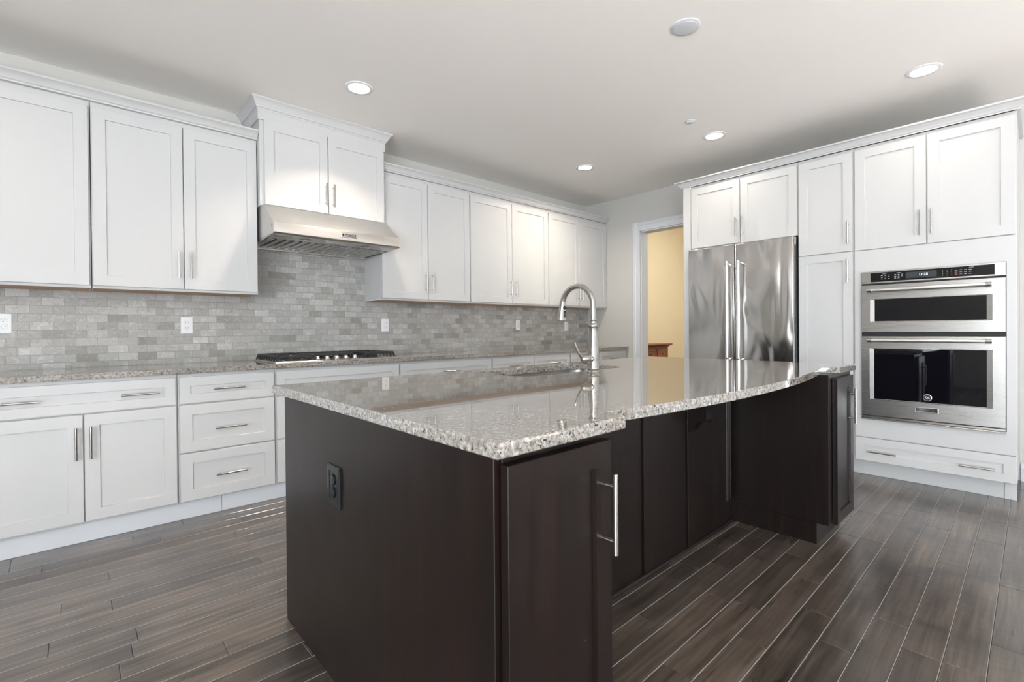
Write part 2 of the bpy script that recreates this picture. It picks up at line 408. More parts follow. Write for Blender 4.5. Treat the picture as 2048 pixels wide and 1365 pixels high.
for cy in (-7.15, -5.25):
    k += 1; mb = MB(); xw = XR0+.085
    for a, b, c, d in ((cy-.98, cy-.90, .1, 2.5), (cy+.90, cy+.98, .1, 2.5), (cy-.90, cy+.90, 2.4, 2.5), (cy-.90, cy+.90, .1, .2), (cy-.04, cy+.04, .2, 2.4)):
        mb.box(xw, xw+.03, a, b, c, d)
    struct('window_%d' % k, mb, MTRIM)
# yellow hall beyond the opening
HH = 3.35
struct('ceiling_hall', MB().box(W+.1, XR1+.2, -4.2, .6, HH, HH+.1), MCEIL, smooth=False)
struct('wall_hall_back', MB().box(W+.135, XR1, .3, .42, 0, HH), MYEL, smooth=False)
struct('wall_hall_end', MB().box(XR1-.1, XR1+.05, -4, .3, 0, HH), MYEL, smooth=False)
struct('wall_hall_front', MB().box(W+.135, XR1-.1, -4.12, -4.0, 0, HH), MYEL, smooth=False)
mb = MB(); mb.box(W+.1355, W+.15, DY0+.12, .3, 0, HH); mb.box(W+.1355, W+.15, -4.0, DY1-.12, 0, HH); mb.box(W+.1355, W+.15, DY1-.12, DY0+.12, DZ+.12, HH)
struct('wall_hall_side', mb, MYEL, smooth=False)
# casing of the opening: profiled boards plus jamb liner
mb = MB(); cw = .108; x0 = W
prof = [(0, 0), (0, .012), (.010, .018), (.040, .018), (.048, .013), (.085, .012), (.100, .016), (cw, .016), (cw, 0)]
# left leg (profile across y), head, right leg
def casing_leg(yin, s_):
    mb.prism(prof, lambda p, t: (x0-p[1], yin+s_*(cw-p[0]), t), 0, DZ+cw)
casing_leg(DY0, 1); casing_leg(DY1, -1)
mb.prism(prof, lambda p, t: (x0-p[1]-.0005, t, DZ+cw-p[0]), DY1, DY0)
mb.box(x0-.002, W+.137, DY0-.002, DY0-.014, 0, DZ); mb.box(x0-.002, W+.137, DY1+.002, DY1+.014, 0, DZ); mb.box(x0-.002, W+.137, DY1+.002, DY0-.002, DZ-.014, DZ-.001)
struct('trim_1', mb, MTRIM, smooth=False)
bp_ = [(0, 0), (.016, 0), (.016, .095), (.011, .108), (.010, .122), (.004, .13), (0, .13)]
mb = MB(); mb.prism(bp_, lambda p, t: (W-p[0], t, p[1]), -8.0, -3.98)
struct('baseboard_right', mb, MTRIM, smooth=False)
mb = MB(); mb.prism(bp_, lambda p, t: (t, .3-p[0], p[1]), W+.14, XR1-.1)
struct('baseboard_hall', mb, MTRIM, smooth=False)
# stone brick backsplash, up to the hood
mb = MB(); mb.box(-.87, .962, -.009, -.0002, .9145, 1.3945); mb.box(.962, 1.912, -.009, -.0002, .9145, 1.772); mb.box(1.912, W-.001, -.009, -.0002, .9145, 1.3945)
tag(mb.build('tile_backsplash', MTILE, smooth=False), 'grey stone subway-tile backsplash running along the long wall', 'backsplash')

# ================================================================== UPPER CABINETS, LONG WALL
UY = -.33
def wall_cabinet(x0, x1, doors, label, hz=1.565, hmode='mid', zb=1.395, zt=2.49, fy=UY, group='white wall cabinets on the long wall', ztop=2.458, zdb=1.411):
    t = thing('wall_cabinet', (round((x0+x1)/2, 3), fy/2, zb), label, 'cabinet', group)
    mb = MB(); mb.box(x0, x1, fy+.02, -.0005, zb+.011, zt); mb.box(x0, x1, fy+.02, fy+.027, zb, zb+.011)
    mb.box(x0, x0+.006, fy+.027, -.0005, zb, zb+.011); mb.box(x1-.006, x1, fy+.027, -.0005, zb, zb+.011)
    mb.build('cabinet_body', MW, t, bevel=.001)
    u = MB().box(x0+.0062, x1-.0062, fy+.0272, -.0095, zb+.001, zb+.0108).build('bottom_panel', MMAPLE, t); u['label'] = 'bare maple coloured underside'
    for a, b, hu in doors:
        d = shaker('door', MW, frL(fy+.02), a, b, zdb, ztop, t)
        if hu is not None: pull(d, frL(fy+.02), hu, hz)
    return t
wall_cabinet(-.868, .0705, [(-.862, -.400, -.430), (-.394, .062, -.364)], 'white wall cabinet cut by the left photo edge, only one door in view')
wall_cabinet(.0745, .963, [(.079, .521, .491), (.526, .957, .556)], 'white wall cabinet left of the hood, two tall doors with a hood shadow on one')
wall_cabinet(1.913, 2.852, [(1.918, 2.370, 2.345), (2.377, 2.847, 2.410)], 'white wall cabinet just right of the hood, hood shadow slanting across its left door')
wall_cabinet(2.854, 3.966, [(2.860, 3.405, 3.378), (3.412, 3.961, 3.445)], 'white wall cabinet in the middle of the three right of the hood')
wall_cabinet(3.968, W-.001, [(3.974, 4.512, 4.487), (4.519, 5.052, 4.545)], 'white wall cabinet in the far corner, handles seen through the faucet arch')
crown = [(0, 2.4905), (.004, 2.4905), (.006, 2.497), (.012, 2.502), (.018, 2.512), (.026, 2.524), (.038, 2.534), (.050, 2.539), (.050, 2.548), (0, 2.548)]
def lower(prof, dz): return [(o, z+dz) for o, z in prof]
c1 = [(-.0, 2.459), (.022, 2.459), (.024, 2.478)] + [(o+.022, z) for o, z in crown[2:-1]] + [(0, 2.548)]
def crownrun(path, prof, label, side=1, name='crown_molding'):
    return tag(MB().sweep(path, prof, side).build(name, MW, smooth=True, ang=25), label, 'molding', 'crown moldings on the cabinets')
cL = [(0, 2.4905), (.024, 2.4905), (.026, 2.500)] + [(.028, 2.503), (.036, 2.510), (.044, 2.522), (.058, 2.533), (.068, 2.537), (.068, 2.548), (0, 2.548)]
crownrun([(-.868, -.312), (.9625, -.312)], [(0, 2.4905), (.024, 2.4905), (.026, 2.497), (.034, 2.503), (.042, 2.518), (.056, 2.532), (.068, 2.537), (.068, 2.548), (0, 2.548)], 'white crown molding on top of the wall cabinets left of the hood')
crownrun([(1.9135, -.312), (W-.001, -.312)], [(0, 2.4905), (.024, 2.4905), (.026, 2.497), (.034, 2.503), (.042, 2.518), (.056, 2.532), (.068, 2.537), (.068, 2.548), (0, 2.548)], 'white crown molding on top of the wall cabinets right of the hood')
# cabinet over the hood
hx0, hx1, hy = .965, 1.910, -.40
t = thing('hood_cabinet', (1.4375, -.2, 2.022), 'taller white two-door cabinet above the steel range hood', 'cabinet')
MB().box(hx0, hx1, hy+.02, -.0005, 2.022, 2.72).build('cabinet_body', MW, t, bevel=.001)
d = shaker('door', MW, frL(hy+.02), .992, 1.438, 2.030, 2.620, t); pull(d, frL(hy+.02), 1.418, 2.168)
d = shaker('door', MW, frL(hy+.02), 1.444, 1.905, 2.030, 2.620, t); pull(d, frL(hy+.02), 1.476, 2.168)
hp = [(0, 2.622), (.028, 2.622), (.028, 2.690), (.032, 2.694), (.034, 2.702), (.042, 2.706), (.044, 2.716), (.056, 2.724), (.066, 2.738), (.082, 2.752), (.098, 2.758), (.098, 2.7685), (0, 2.7685)]
hp2 = [(o*.6 if o < .03 else o*.6, z) for o, z in hp]
P = [(hx0, -.0005), (hx0, hy+.02), (hx1, hy+.02), (hx1, -.0005)]
mb = MB(); mb.sweep(P, [(.0, 2.622), (.012, 2.622), (.012, 2.688), (.016, 2.692), (.018, 2.700), (.026, 2.704), (.028, 2.714), (.034, 2.722), (.040, 2.736), (.050, 2.750), (.060, 2.757), (.060, 2.7685), (0, 2.7685)], 1)
cr = mb.build('crown', MW, t, ang=25)

# ================================================================== RANGE HOOD
t = thing('range_hood', (1.4375, -.33, 1.76), 'stainless steel under-cabinet range hood above the cooktop', 'range hood')
a0, a1 = .972, 1.903
side = [(-.012, 2.0215), (-.40, 2.0215), (-.425, 2.0215), (-.648, 1.866), (-.656, 1.862), (-.656, 1.795), (-.650, 1.788), (-.632, 1.783), (-.630, 1.792), (-.012, 1.792)]
MB().prism(side, lambda p, q: (q, p[0], p[1]), a0, a1).build('hood_shell', MHOOD, t, bevel=.001)
mb = MB()
sp_ = [(-.632, 1.784), (-.012, 1.764), (-.012, 1.7915), (-.632, 1.7915)]
mb.prism(sp_, lambda p, q: (q, p[0], p[1]), a0, a0+.012); mb.prism(sp_, lambda p, q: (q, p[0], p[1]), a1-.012, a1); mb.box(a0+.012, a1-.012, -.04, -.012, 1.765, 1.7915)
mb.box(a0+.012, a1-.012, -.628, -.48, 1.780, 1.7915)
mb.build('underside_frame', MSS, t, bevel=.001)
mb = MB(); mb.cur = 1; mb.box(a0+.013, a1-.013, -.479, -.041, 1.788, 1.7914); mb.cur = 0
nb = 16; wdt = (a1-a0-.03)/nb
for q in range(nb):
    x = a0+.015+q*wdt
    if q == nb//2: mb.box(x-.004, x+.004, -.478, -.042, 1.776, 1.7878)
    mb.prism([(0, 0), (wdt*.55, 0), (wdt*.62, .008), (wdt*.5, .003), (.004, .003), (-.004, .008)], lambda p, s_: (x+p[0]+.012, s_, 1.776+p[1]), -.47, -.05)
mb.build('baffle_filter', [MSS, MGAP], t)
for lx in (1.215, 1.66):
    l = MB().lathe((lx, -.555, 1.7795), [(.036, 0), (.038, -.002), (.034, -.006), (.026, -.006), (.024, -.002)], 28).build('hood_lamp', MCHROME, t); l['label'] = 'round bezel'
    MB().lathe((lx, -.555, 1.7775), [(.0235, 0), (.023, -.003), (.001, -.004)], 24).build('lens', MPLATE, l)
MB().box(1.345, 1.535, -.585, -.567, 1.776, 1.7798).build('control_strip', MCHROME, t)
bd = MB(); bd.rect(frL(-.6562), 1.428, 1.548, 1.813, 1.847, [(0, 0), (0, .003), (.004, .004), (.006, .0015), (.008, .0015)])
bd = bd.build('badge', MCHROME, t, smooth=False)
MB().rect(frL(-.6562), 1.437, 1.539, 1.8215, 1.8385, [(0, .0018), (0, .0022)]).build('badge_field', MIRON, bd)
text_mesh('badge_lettering', 'KitchenAid', .0175, MCHROME, frL(-.6562), 1.488, 1.830, .0026, bd)
MB().box(.9712, .9718, -.628, -.616, 1.828, 1.852).build('side_latch', MIRON, t)

# ================================================================== BASE CABINETS, LONG WALL
BY = -.61
def base_body(t, x0, x1):
    mb = MB(); mb.box(x0, x1, BY, -.0005, .108, .882); return mb.build('cabinet_body', MW, t, bevel=.001)
G = 'white base cabinets on the long wall'
def base(x0, x1, label):
    t = thing('base_cabinet', (round((x0+x1)/2, 3), -.3, .108), label, 'cabinet', G); base_body(t, x0, x1); return t
def drawer(t, a, b, c, d, hs, hv=None, st=.055, label=None):
    o = shaker('drawer', MW, frL(BY), a, b, c, d, t, st=st)
    for h in hs: pull(o, frL(BY), h, hv if hv else (c+d)/2, False)
    return o
def bdoor(t, a, b, c, d, hu, hv=.545):
    o = shaker('door', MW, frL(BY), a, b, c, d, t)
    if hu is not None: pull(o, frL(BY), hu, hv)
t = base(-.866, -.393, 'narrow white base cabinet past the left photo edge, drawer over one door')
drawer(t, -.860, -.399, .702, .862, [-.63], .783, st=.052); bdoor(t, -.860, -.399, .121, .694, -.43)
t = base(-.391, .440, 'white base cabinet at the left photo edge, wide drawer over two doors')
drawer(t, -.385, .431, .702, .862, [-.224, .266], .783, st=.052); bdoor(t, -.385, .021, .121, .694, -.006); bdoor(t, .027, .433, .121, .694, .053)
t = base(.442, .978, 'narrow white base cabinet with a stack of three drawers')
drawer(t, .449, .972, .702, .862, [.706], .783); drawer(t, .449, .972, .410, .694, [.713], .540, .062); drawer(t, .449, .972, .116, .402, [.714], .252, .062)
t = base(.980, 1.905, 'white base cabinet with wide plain drawer under the cooktop')
drawer(t, .987, 1.899, .702, .862, [], st=.055); drawer(t, .987, 1.899, .410, .694, [1.44], st=.062); drawer(t, .987, 1.899, .116, .402, [1.44], st=.062)
t = base(1.907, 2.868, 'white base cabinet right of the cooktop, lower part hidden by the island')
drawer(t, 1.914, 2.862, .702, .862, [2.39], st=.055); bdoor(t, 1.914, 2.385, .121, .694, 2.36); bdoor(t, 2.391, 2.862, .121, .694, 2.42)
t = base(2.870, 3.980, 'white base cabinet behind the sink, two drawer fronts side by side')
drawer(t, 2.877, 3.422, .702, .862, [3.15], st=.055); drawer(t, 3.428, 3.974, .702, .862, [3.70], st=.055); bdoor(t, 2.877, 3.422, .121, .694, 3.39); bdoor(t, 3.428, 3.974, .121, .694, 3.46)
t = base(3.982, W-.001, 'white base cabinet in the far corner, seen beside the faucet column')
drawer(t, 3.989, 4.505, .702, .862, [4.25], st=.055); drawer(t, 4.511, 5.035, .702, .862, [4.77], st=.055); bdoor(t, 3.989, 4.505, .121, .694, 4.48); bdoor(t, 4.511, 5.035, .121, .694, 4.54)
tag(MB().box(-.866, .668, -.585, -.567, .0005, .1075).build('toe_kick_board', MTRIM, bevel=.001), 'white toe kick board under the leftmost base cabinets', 'toe kick', 'toe kick boards')
tag(MB().box(.670, W-.001, -.585, -.567, .0005, .1075).build('toe_kick_board', MTRIM, bevel=.001), 'white toe kick board from the drawer stack to the far corner', 'toe kick', 'toe kick boards')
# granite worktop
tag(MB().box(-.880, W-.001, -.650, -.0095, .8828, .914).build('granite_worktop', MGRAN, bevel=.003, seg=2), 'long speckled granite worktop on the white base cabinets', 'countertop')

# ================================================================== COOKTOP
t = thing('gas_cooktop', (1.44, -.35, .9145), 'stainless gas cooktop with black cast iron grates on the long worktop', 'cooktop')
k0, k1, q0, q1 = .985, 1.895, -.615, -.095
MB().rect((Vector((0, 0, .9145)), X, Y, Z), k0, k1, q0, q1, [(0, 0), (0, .004), (.006, .010), (.02, .010), (.026, .007), (.03, .007)]).build('steel_tray', MSS, t)
for bx, by, br_ in ((1.14, -.47, .038), (1.14, -.22, .045), (1.44, -.27, .055), (1.74, -.47, .045), (1.74, -.22, .038)):
    b_ = MB().lathe((bx, by, .9215), [(br_+.012, 0), (br_+.010, .010), (br_, .012), (br_, .016), (br_-.004, .020), (.001, .021)], 28).build('burner', MIRON, t)
def grate(gx0, gx1, gy0, gy1, zt=.966):
    mb = MB(); r_ = .0055
    for yy_ in (gy0, gy1): mb.box(gx0+.02, gx1-.02, yy_-r_, yy_+r_, zt-.016, zt)
    for xx in (gx0+.02, gx1-.02): mb.box(xx-r_, xx+r_, gy0, gy1, zt-.016, zt)
    n = 9
    for q in range(n):                                # ribs sloping down at the outer sides
        yy_ = gy0+(gy1-gy0)*q/(n-1)
        for xo, xi in ((gx0, gx0+.03), (gx1, gx1-.03)):
            mb.prism([(xo, .9255), (xo+(xi-xo)*.35, .9255), (xi, zt-.012), (xi, zt), (xo+(xi-xo)*.5, zt)], lambda p, s_: (p[0], s_, p[1]), yy_-.004, yy_+.004)
    cx = (gx0+gx1)/2
    mb.box(cx-r_, cx+r_, gy0, gy1, zt-.014, zt)
    for q in range(1, 6):
        yy_ = gy0+(gy1-gy0)*q/6
        mb.box(gx0+.02, cx-.03 if q % 2 else cx, yy_-r_, yy_+r_, zt-.014, zt); mb.box(cx+.03 if q % 2 else cx, gx1-.02, yy_-r_, yy_+r_, zt-.014, zt)
    for xx in (gx0+.03, gx1-.03):
        for yy_ in (gy0+.01, gy1-.01): mb.cyl((xx, yy_, .9216), (xx, yy_, zt-.01), .006, n=10)
    return mb.build('grate', MIRON, t, bevel=.0008)
grate(.992, 1.268, -.590, -.115); grate(1.276, 1.604, -.475, -.115); grate(1.612, 1.888, -.590, -.115)
for q in range(5):
    kx = 1.288+.0705*q
    kn = MB().lathe((kx, -.548, .9216), [(.021, 0), (.021, .006), (.017, .009), (.0165, .024), (.014, .028), (.001, .028)], 24).build('knob', MCHROME, t)
    MB().box(kx-.003, kx+.003, -.563, -.533, .9497, .9535).build('grip', MCHROME, kn, bevel=.001)

# ================================================================== OUTLETS
def outlet(name, x, z, kind, label, mat=MPLATE, cat='outlet', group='white wall plates on the backsplash'):
    fr = frL(-.0095); t = thing(name, (x, -.0095, z), label, cat, group)
    w2, h2 = .0355, .0585
    MB().rect(fr, x-w2, x+w2, z-h2, z+h2, [(0, 0), (0, .003), (.003, .0055), (.01, .006)]).build('plate', mat, t, smooth=False)
    if kind == 'duplex':
        for s_ in (-1, 1):
            r_ = MB().rect(fr, x-.0165, x+.0165, z+s_*.0195-.0142, z+s_*.0195+.0142, [(0, .006), (.0, .0075), (.002, .0085), (.004, .0085)]).build('receptacle', mat, t, smooth=False)
            sl = MB(); zz = z+s_*.0195
            sl.box(x-.0085, x-.0062, -.0186, -.0182, zz-.002, zz+.007); sl.box(x+.0062, x+.0085, -.0186, -.0182, zz-.002, zz+.007); sl.cyl((x, -.0186, zz-.008), (x, -.0182, zz-.008), .0024, n=10)
            sl.build('slots', MSLOT, r_)
    else:
        r_ = MB().rect(fr, x-.0168, x+.0168, z-.0335, z+.0335, [(0, .006), (0, .0075), (.002, .009), (.006, .0095)]).build('insert', mat, t, smooth=False)
        sl = MB()
        if kind == 'gfci':
            for s_ in (-1, 1):
                zz = z+s_*.020
                sl.box(x-.0085, x-.0062, -.0196, -.0192, zz-.004, zz+.004); sl.box(x+.0062, x+.0085, -.0196, -.0192, zz-.004, zz+.004)
            sl.box(x-.006, x+.006, -.0198, -.0192, z-.005, z-.001); sl.box(x-.006, x+.006, -.0198, -.0192, z+.001, z+.005)
            sl.build('slots', MSLOT, r_)
    return t
outlet('wall_outlet', -.312, 1.190, 'duplex', 'white duplex outlet on the backsplash, cut by the left photo edge')
outlet('wall_outlet', .578, 1.180, 'duplex', 'white duplex outlet on the backsplash left of the cooktop')
outlet('wall_outlet', 2.105, 1.183, 'duplex', 'white duplex outlet on the backsplash just right of the cooktop')
outlet('wall_outlet', 3.785, 1.184, 'gfci', 'white outlet on the backsplash left of the faucet arch')
outlet('wall_switch', 4.630, 1.172, 'rocker', 'white wall switch plate on the backsplash, behind the faucet spray head', cat='switch')

# ================================================================== ISLAND
IX0, IX1, IYB, IYP = .600, 3.255, -2.070, -2.850
t = thing('kitchen_island', (1.93, -2.46, 0), 'dark espresso island with a long plain end panel facing the left base cabinets', 'island')
mb = MB(); mb.box(IX0+.0185, IX1, IYB-.018, IYB, .0005, .8825); mb.box(IX1-.018, IX1, IYP+.018, IYB-.018, .0005, .8825); mb.box(IX0+.0185, IX1, IYP, IYP+.018, .0005, .8825)
mb.box(IX0+.0185, IX0+.036, IYP+.018, IYB-.018, .0005, .8825)
mb.build('carcass', MESP, t)
MB().box(IX0, IX0+.018, -3.336, IYB, .0005, .8825).build('end_panel', MESP, t, bevel=.0015)
for a, b, c_ in ((.958, 1.858, .006), (1.886, 2.268, .010), (2.352, 2.742, .006)):
    MB().rect(frL(IYP), a, b, .018, .8825, [(0, 0), (0, c_-.0015), (.0015, c_)]).build('back_panel', MESP, t, smooth=False)
MB().rect(frL(IYP), 2.272, 2.348, .018, .8825, [(0, 0), (0, .018), (.002, .020)]).build('pilaster', MESP, t, smooth=False)
mb = MB()
for q in range(3): mb.cyl((2.756+q*.022, IYP-.003, .135), (2.756+q*.022, IYP-.003, .8822), .0095, n=16)
mb.box(2.744, 2.812, IYP-.004, IYP-.0002, .135, .8822)
mb.build('fluted_strip', MESP, t)
mb = MB(); mb.prism([(0, 0), (.016, 0), (.015, .007), (.010, .013), (.0, .0175)], lambda p, s_: (s_, IYP-.0002-p[0], .0006+p[1]), .958, 2.815)
mb.build('shoe_molding', MESP, t)
# corbel
cp = [(0, .8824), (.235, .8824), (.235, .860), (.222, .850), (.190, .842), (.155, .826), (.125, .800), (.104, .766), (.092, .730), (.090, .700), (.094, .680), (.088, .664), (.074, .656), (.060, .662), (.050, .668), (.036, .640), (.020, .612), (0, .600)]
mb = MB(); mb.prism(cp, lambda p, s_: (s_, IYP-.0205-p[0], p[1]), 2.280, 2.340); mb.cyl((2.274, IYP-.0205-.074, .678), (2.346, IYP-.0205-.074, .678), .020, n=20)
mb.build('corbel', MESP, t)
# black outlet on end panel
fr = (Vector((IX0, 0, 0)), -Y, Z, -X)
t = thing('black_outlet', (IX0, -2.558, .64), 'glossy black duplex outlet on the dark island end panel', 'outlet')
MB().rect(fr, 2.510, 2.606, .575, .703, [(0, 0), (0, .004), (.004, .008), (.018, .0085), (.020, .0065), (.022, .0065)]).build('plate', MBLK, t, smooth=False)
for s_ in (-1, 1):
    zz = .639+s_*.020
    r_ = MB().lathe((IX0-.0064, -2.558, zz), [(.0175, 0), (.0175, .003), (.0155, .005), (.001, .005)], 24, -X).build('receptacle', MBLK, t)
    sl = MB(); sl.box(IX0-.0119, IX0-.0115, -2.567, -2.5645, zz-.003, zz+.006); sl.box(IX0-.0119, IX0-.0115, -2.5515, -2.549, zz-.003, zz+.006); sl.build('slots', MSLOT, r_)
# pedestal cabinets under the counter ends
t = thing('island_cabinet', (.78, -3.1, 0), 'dark espresso island cabinet nearest the camera, tall door with steel bar handle', 'cabinet', 'espresso cabinets at the island ends')
MB().box(IX0+.0185, .952, -3.340, IYP-.0005, .0005, .8825).build('cabinet_body', MESP, t, bevel=.0015)
d = shaker('door', MESP, frL(-3.343), .612, .944, .115, .862, t, t=.022, st=.058, rec=.010); pull(d, frL(-3.343), .916, .697, True, .188, w0=.022)
t = thing('island_cabinet', (3.03, -3.1, 0), 'dark espresso island cabinet at the far end, door facing the floor by the ovens', 'cabinet', 'espresso cabinets at the island ends')
MB().box(2.828, 3.255, -3.340, IYP-.0005, .110, .8825).build('cabinet_body', MESP, t, bevel=.0015)
MB().box(2.829, 3.254, -3.285, IYP-.0005, .0005, .1095).build('toe_kick', MESP, t)
d = shaker('door', MESP, frL(-3.343), 2.885, 3.205, .105, .862, t, t=.022, st=.058, rec=.010); pull(d, frL(-3.343), 3.105, .700, True, .188, w0=.022)

# island worktop with sink cut-out
def inset_poly(P, d):
    n = len(P); out = []
    for i in range(n):
        a, b, c = Vector(P[i-1]), Vector(P[i]), Vector(P[(i+1) % n])
        e1 = (b-a).normalized(); e2 = (c-b).normalized(); n1 = Vector((-e1.y, e1.x)); n2 = Vector((-e2.y, e2.x))
        m_ = n1+n2; m_ = m_/max(m_.dot(n1), .3); out.append(tuple(b+m_*d))
    return out
def arc_pts(p0, p1, sag, n):
    p0 = Vector(p0); p1 = Vector(p1); c = (p1-p0).length; r_ = (c*c/4+sag*sag)/(2*sag); mid = (p0+p1)/2; d = (p1-p0).normalized(); nn = Vector((d.y, -d.x))
    cen = mid-nn*(r_-sag); a0 = math.asin(c/2/r_)
    return [tuple(cen+nn*r_*math.cos(a)+d*r_*math.sin(a)) for a in [(-a0+2*a0*i/n) for i in range(n+1)]]
outer = [(.575, -2.000), (.575, -3.378), (.985, -3.378), (.985, -3.306)]
outer += arc_pts((.985, -3.306), (2.945, -3.282), .085, 28)[1:-1]
outer += [(2.945, -3.282), (2.957, -3.360), (3.290, -3.360), (3.290, -2.010)]
def rrect(x0, x1, y0, y1, r_, n=6):
    P = []
    for cx, cy, a in ((x1-r_, y1-r_, 0), (x0+r_, y1-r_, 90), (x0+r_, y0+r_, 180), (x1-r_, y0+r_, 270)):
        P += [(cx+r_*math.cos(R(a+90*i/n)), cy+r_*math.sin(R(a+90*i/n))) for i in range(n+1)]
    return P
hole = rrect(1.485, 2.285, -2.500, -2.125, .085)
def slab(P, Hh, z0, z1, name, mat, c=.0025):
    mb = MB(); Pi = inset_poly(P, c); 
    def ring(p, z): return [(a, b, z) for a, b in p]
    mb.loops([ring(Pi, z0), ring(P, z0+c), ring(P, z1-c), ring(Pi, z1)], False, False)
    if Hh:
        Ho = inset_poly(Hh, -c)
        mb.loops([ring(Hh, z0), ring(Hh, z1-c), ring(Ho, z1)], False, False)
    for z, HH in ((z1, Ho if Hh else None), (z0, Hh)):
        rings = [[Vector((a, b, 0)) for a, b in Pi]] + ([[Vector((a, b, 0)) for a, b in HH]] if HH else [])
        flat = [v for r_ in rings for v in r_]
        for tri in tessellate_polygon(rings): mb.face([(flat[i].x, flat[i].y, z) for i in tri])
    return mb.build(name, mat, ang=20)
o = slab(outer, hole, .8829, .914, 'granite_island_top', MGRAN)
tag(o, 'polished speckled granite island top with curved seating edge and sink cutout', 'countertop')
# sink
sk = rrect(1.478, 2.292, -2.507, -2.118, .09); sb = rrect(1.50, 2.27, -2.485, -2.140, .08)
mb = MB(); mb.loops([[(a, b, z) for a, b in P_] for P_, z in ((rrect(1.455, 2.315, -2.530, -2.095, .10), .8815), (sk, .8815), (sk, .87), (sb, .70), (rrect(1.54, 2.23, -2.445, -2.18, .06), .690))], False, True)
t = mb.build('undermount_sink', MSS, ang=40); tag(t, 'stainless steel sink bowl set under the granite island top', 'sink')
MB().lathe((1.885, -2.31, .6905), [(.045, 0), (.045, .003), (.03, .002), (.028, .0005), (.001, .0005)], 28).build('drain', MCHROME, t)

# faucet
fx, fy_ = 1.880, -2.583
t = thing('kitchen_faucet', (fx, fy_, .9142), 'brushed nickel gooseneck pull-down faucet standing behind the island sink', 'faucet')
MB().lathe((fx, fy_, .9144), [(.030, 0), (.031, .003), (.029, .008), (.026, .010), (.0265, .014), (.0285, .020), (.0265, .026), (.0262, .060), (.0275, .090), (.026, .115), (.022, .150), (.0195, .180), (.0190, .205), (.0205, .218), (.0215, .222), (.0265, .226), (.027, .232), (.024, .238), (.018, .242), (.016, .252), (.0185, .256), (.0185, .260), (.0145, .263)], 36).build('column', MNI, t)
cy, cz, rr = fy_+.100, 1.247, .100
pts = [(fx, fy_, 1.176), (fx, fy_, 1.21)] + [(fx, cy-rr*math.cos(R(a)), cz+rr*math.sin(R(a))) for a in range(0, 176, 8)]
MB().tube(pts, .0137, 18).build('spout', MNI, t)
e = Vector(pts[-1]); dd = Vector((0, .14, -1)).normalized()
mb = MB(); ax = dd
mb.lathe(e-ax*.004, [(.0145, 0), (.0155, .004), (.0150, .010), (.0165, .030), (.0215, .065), (.0262, .088), (.0272, .093), (.0262, .097), (.022, .099), (.001, .098)], 28, ax)
hd = mb.build('spray_head', MNI, t)
mb = MB(); bpnt = e+ax*.028+Vector((0, -.0165, 0)); mb.lathe(bpnt, [(.009, -.002), (.0095, .002), (.007, .006), (.001, .007)], 18, Vector((0, -1, .1)).normalized())
p1 = e+ax*.045+Vector((0, -.020, 0)); p2 = e+ax*.078+Vector((0, -.0245, 0)); mb.tube([p1, (p1+p2)/2+Vector((0, -.003, 0)), p2], [.005, .007, .005], 12)
mb.build('spray_button', MBLK, hd)
mb = MB(); hz_ = .983
mb.lathe((fx-.015, fy_, hz_), [(.019, 0), (.021, .012), (.022, .020), (.0195, .022), (.0195, .024), (.0235, .027), (.0245, .040), (.023, .052), (.017, .064), (.009, .072), (.001, .075)], 28, -X)
hb = mb.build('valve_body', MNI, t)
MB().tube([(fx-.068, fy_, .985), (fx-.092, fy_+.002, .996), (fx-.112, fy_+.004, 1.020), (fx-.124, fy_+.006, 1.045), (fx-.130, fy_+.008, 1.066)], [.009, .0075, .006, .0055, .0045], 14).build('lever', MNI, hb)

# ================================================================== FRIDGE WALL
F = 4.366                                                # box fronts; door faces at 4.346
GR = 'tall white cabinets on the fridge wall'
FR = frR(F)
t = thing('fridge_cabinet', (4.72, -2.25, 0), 'white two-door cabinet and side panel built around the top of the refrigerator', 'cabinet', GR)
mb = MB(); mb.box(F-.018, W-.001, -1.834, -1.757, .0005, 1.88); mb.box(F, W-.001, -2.7465, -1.757, 1.882, 2.478); mb.box(F-.018, F, -1.834, -1.757, 1.88, 2.478)
mb.build('cabinet_body', MW, t, bevel=.001)
d = shaker('door', MW, FR, 1.838, 2.288, 1.887, 2.453, t); pull(d, FR, 2.262, 2.027, ln=.17)
d = shaker('door', MW, FR, 2.294, 2.742, 1.880, 2.453, t); pull(d, FR, 2.317, 2.027, ln=.17)
t = thing('pantry_cabinet', (4.72, -2.94, 0), 'tall narrow white pantry cabinet between refrigerator and ovens', 'cabinet', GR)
MB().box(F, W-.001, -3.1265, -2.7475, .126, 2.478).build('cabinet_body', MW, t, bevel=.001)
d = shaker('door', MW, FR, 2.754, 3.120, 1.706, 2.453, t); pull(d, FR, 3.094, 1.846)
d = shaker('door', MW, FR, 2.754, 3.120, .130, 1.699, t); pull(d, FR, 3.092, 1.556)
t = thing('oven_cabinet', (4.72, -3.55, 0), 'wide white cabinet holding the built-in ovens, doors above and drawer below', 'cabinet', GR)
mb = MB(); mb.box(F, W-.001, -3.975, -3.1275, .126, 2.478); mb.box(F-.0185, F, -3.972, -3.131, .308, 1.697)
mb.build('cabinet_body', MW, t, bevel=.001)
d = shaker('door', MW, FR, 3.132, 3.542, 1.703, 2.453, t); pull(d, FR, 3.514, 1.849)
d = shaker('door', MW, FR, 3.549, 3.966, 1.703, 2.453, t); pull(d, FR, 3.575, 1.849)
d = shaker('drawer', MW, FR, 3.131, 3.968, .131, .302, t, st=.055); pull(d, FR, 3.292, .205, False); pull(d, FR, 3.792, .205, False)
mb = MB(); mb.box(4.462, 4.48, -3.915, -2.752, .0005, .1255); mb.box(4.456, 4.50, -3.972, -3.9155, .0005, .1255)
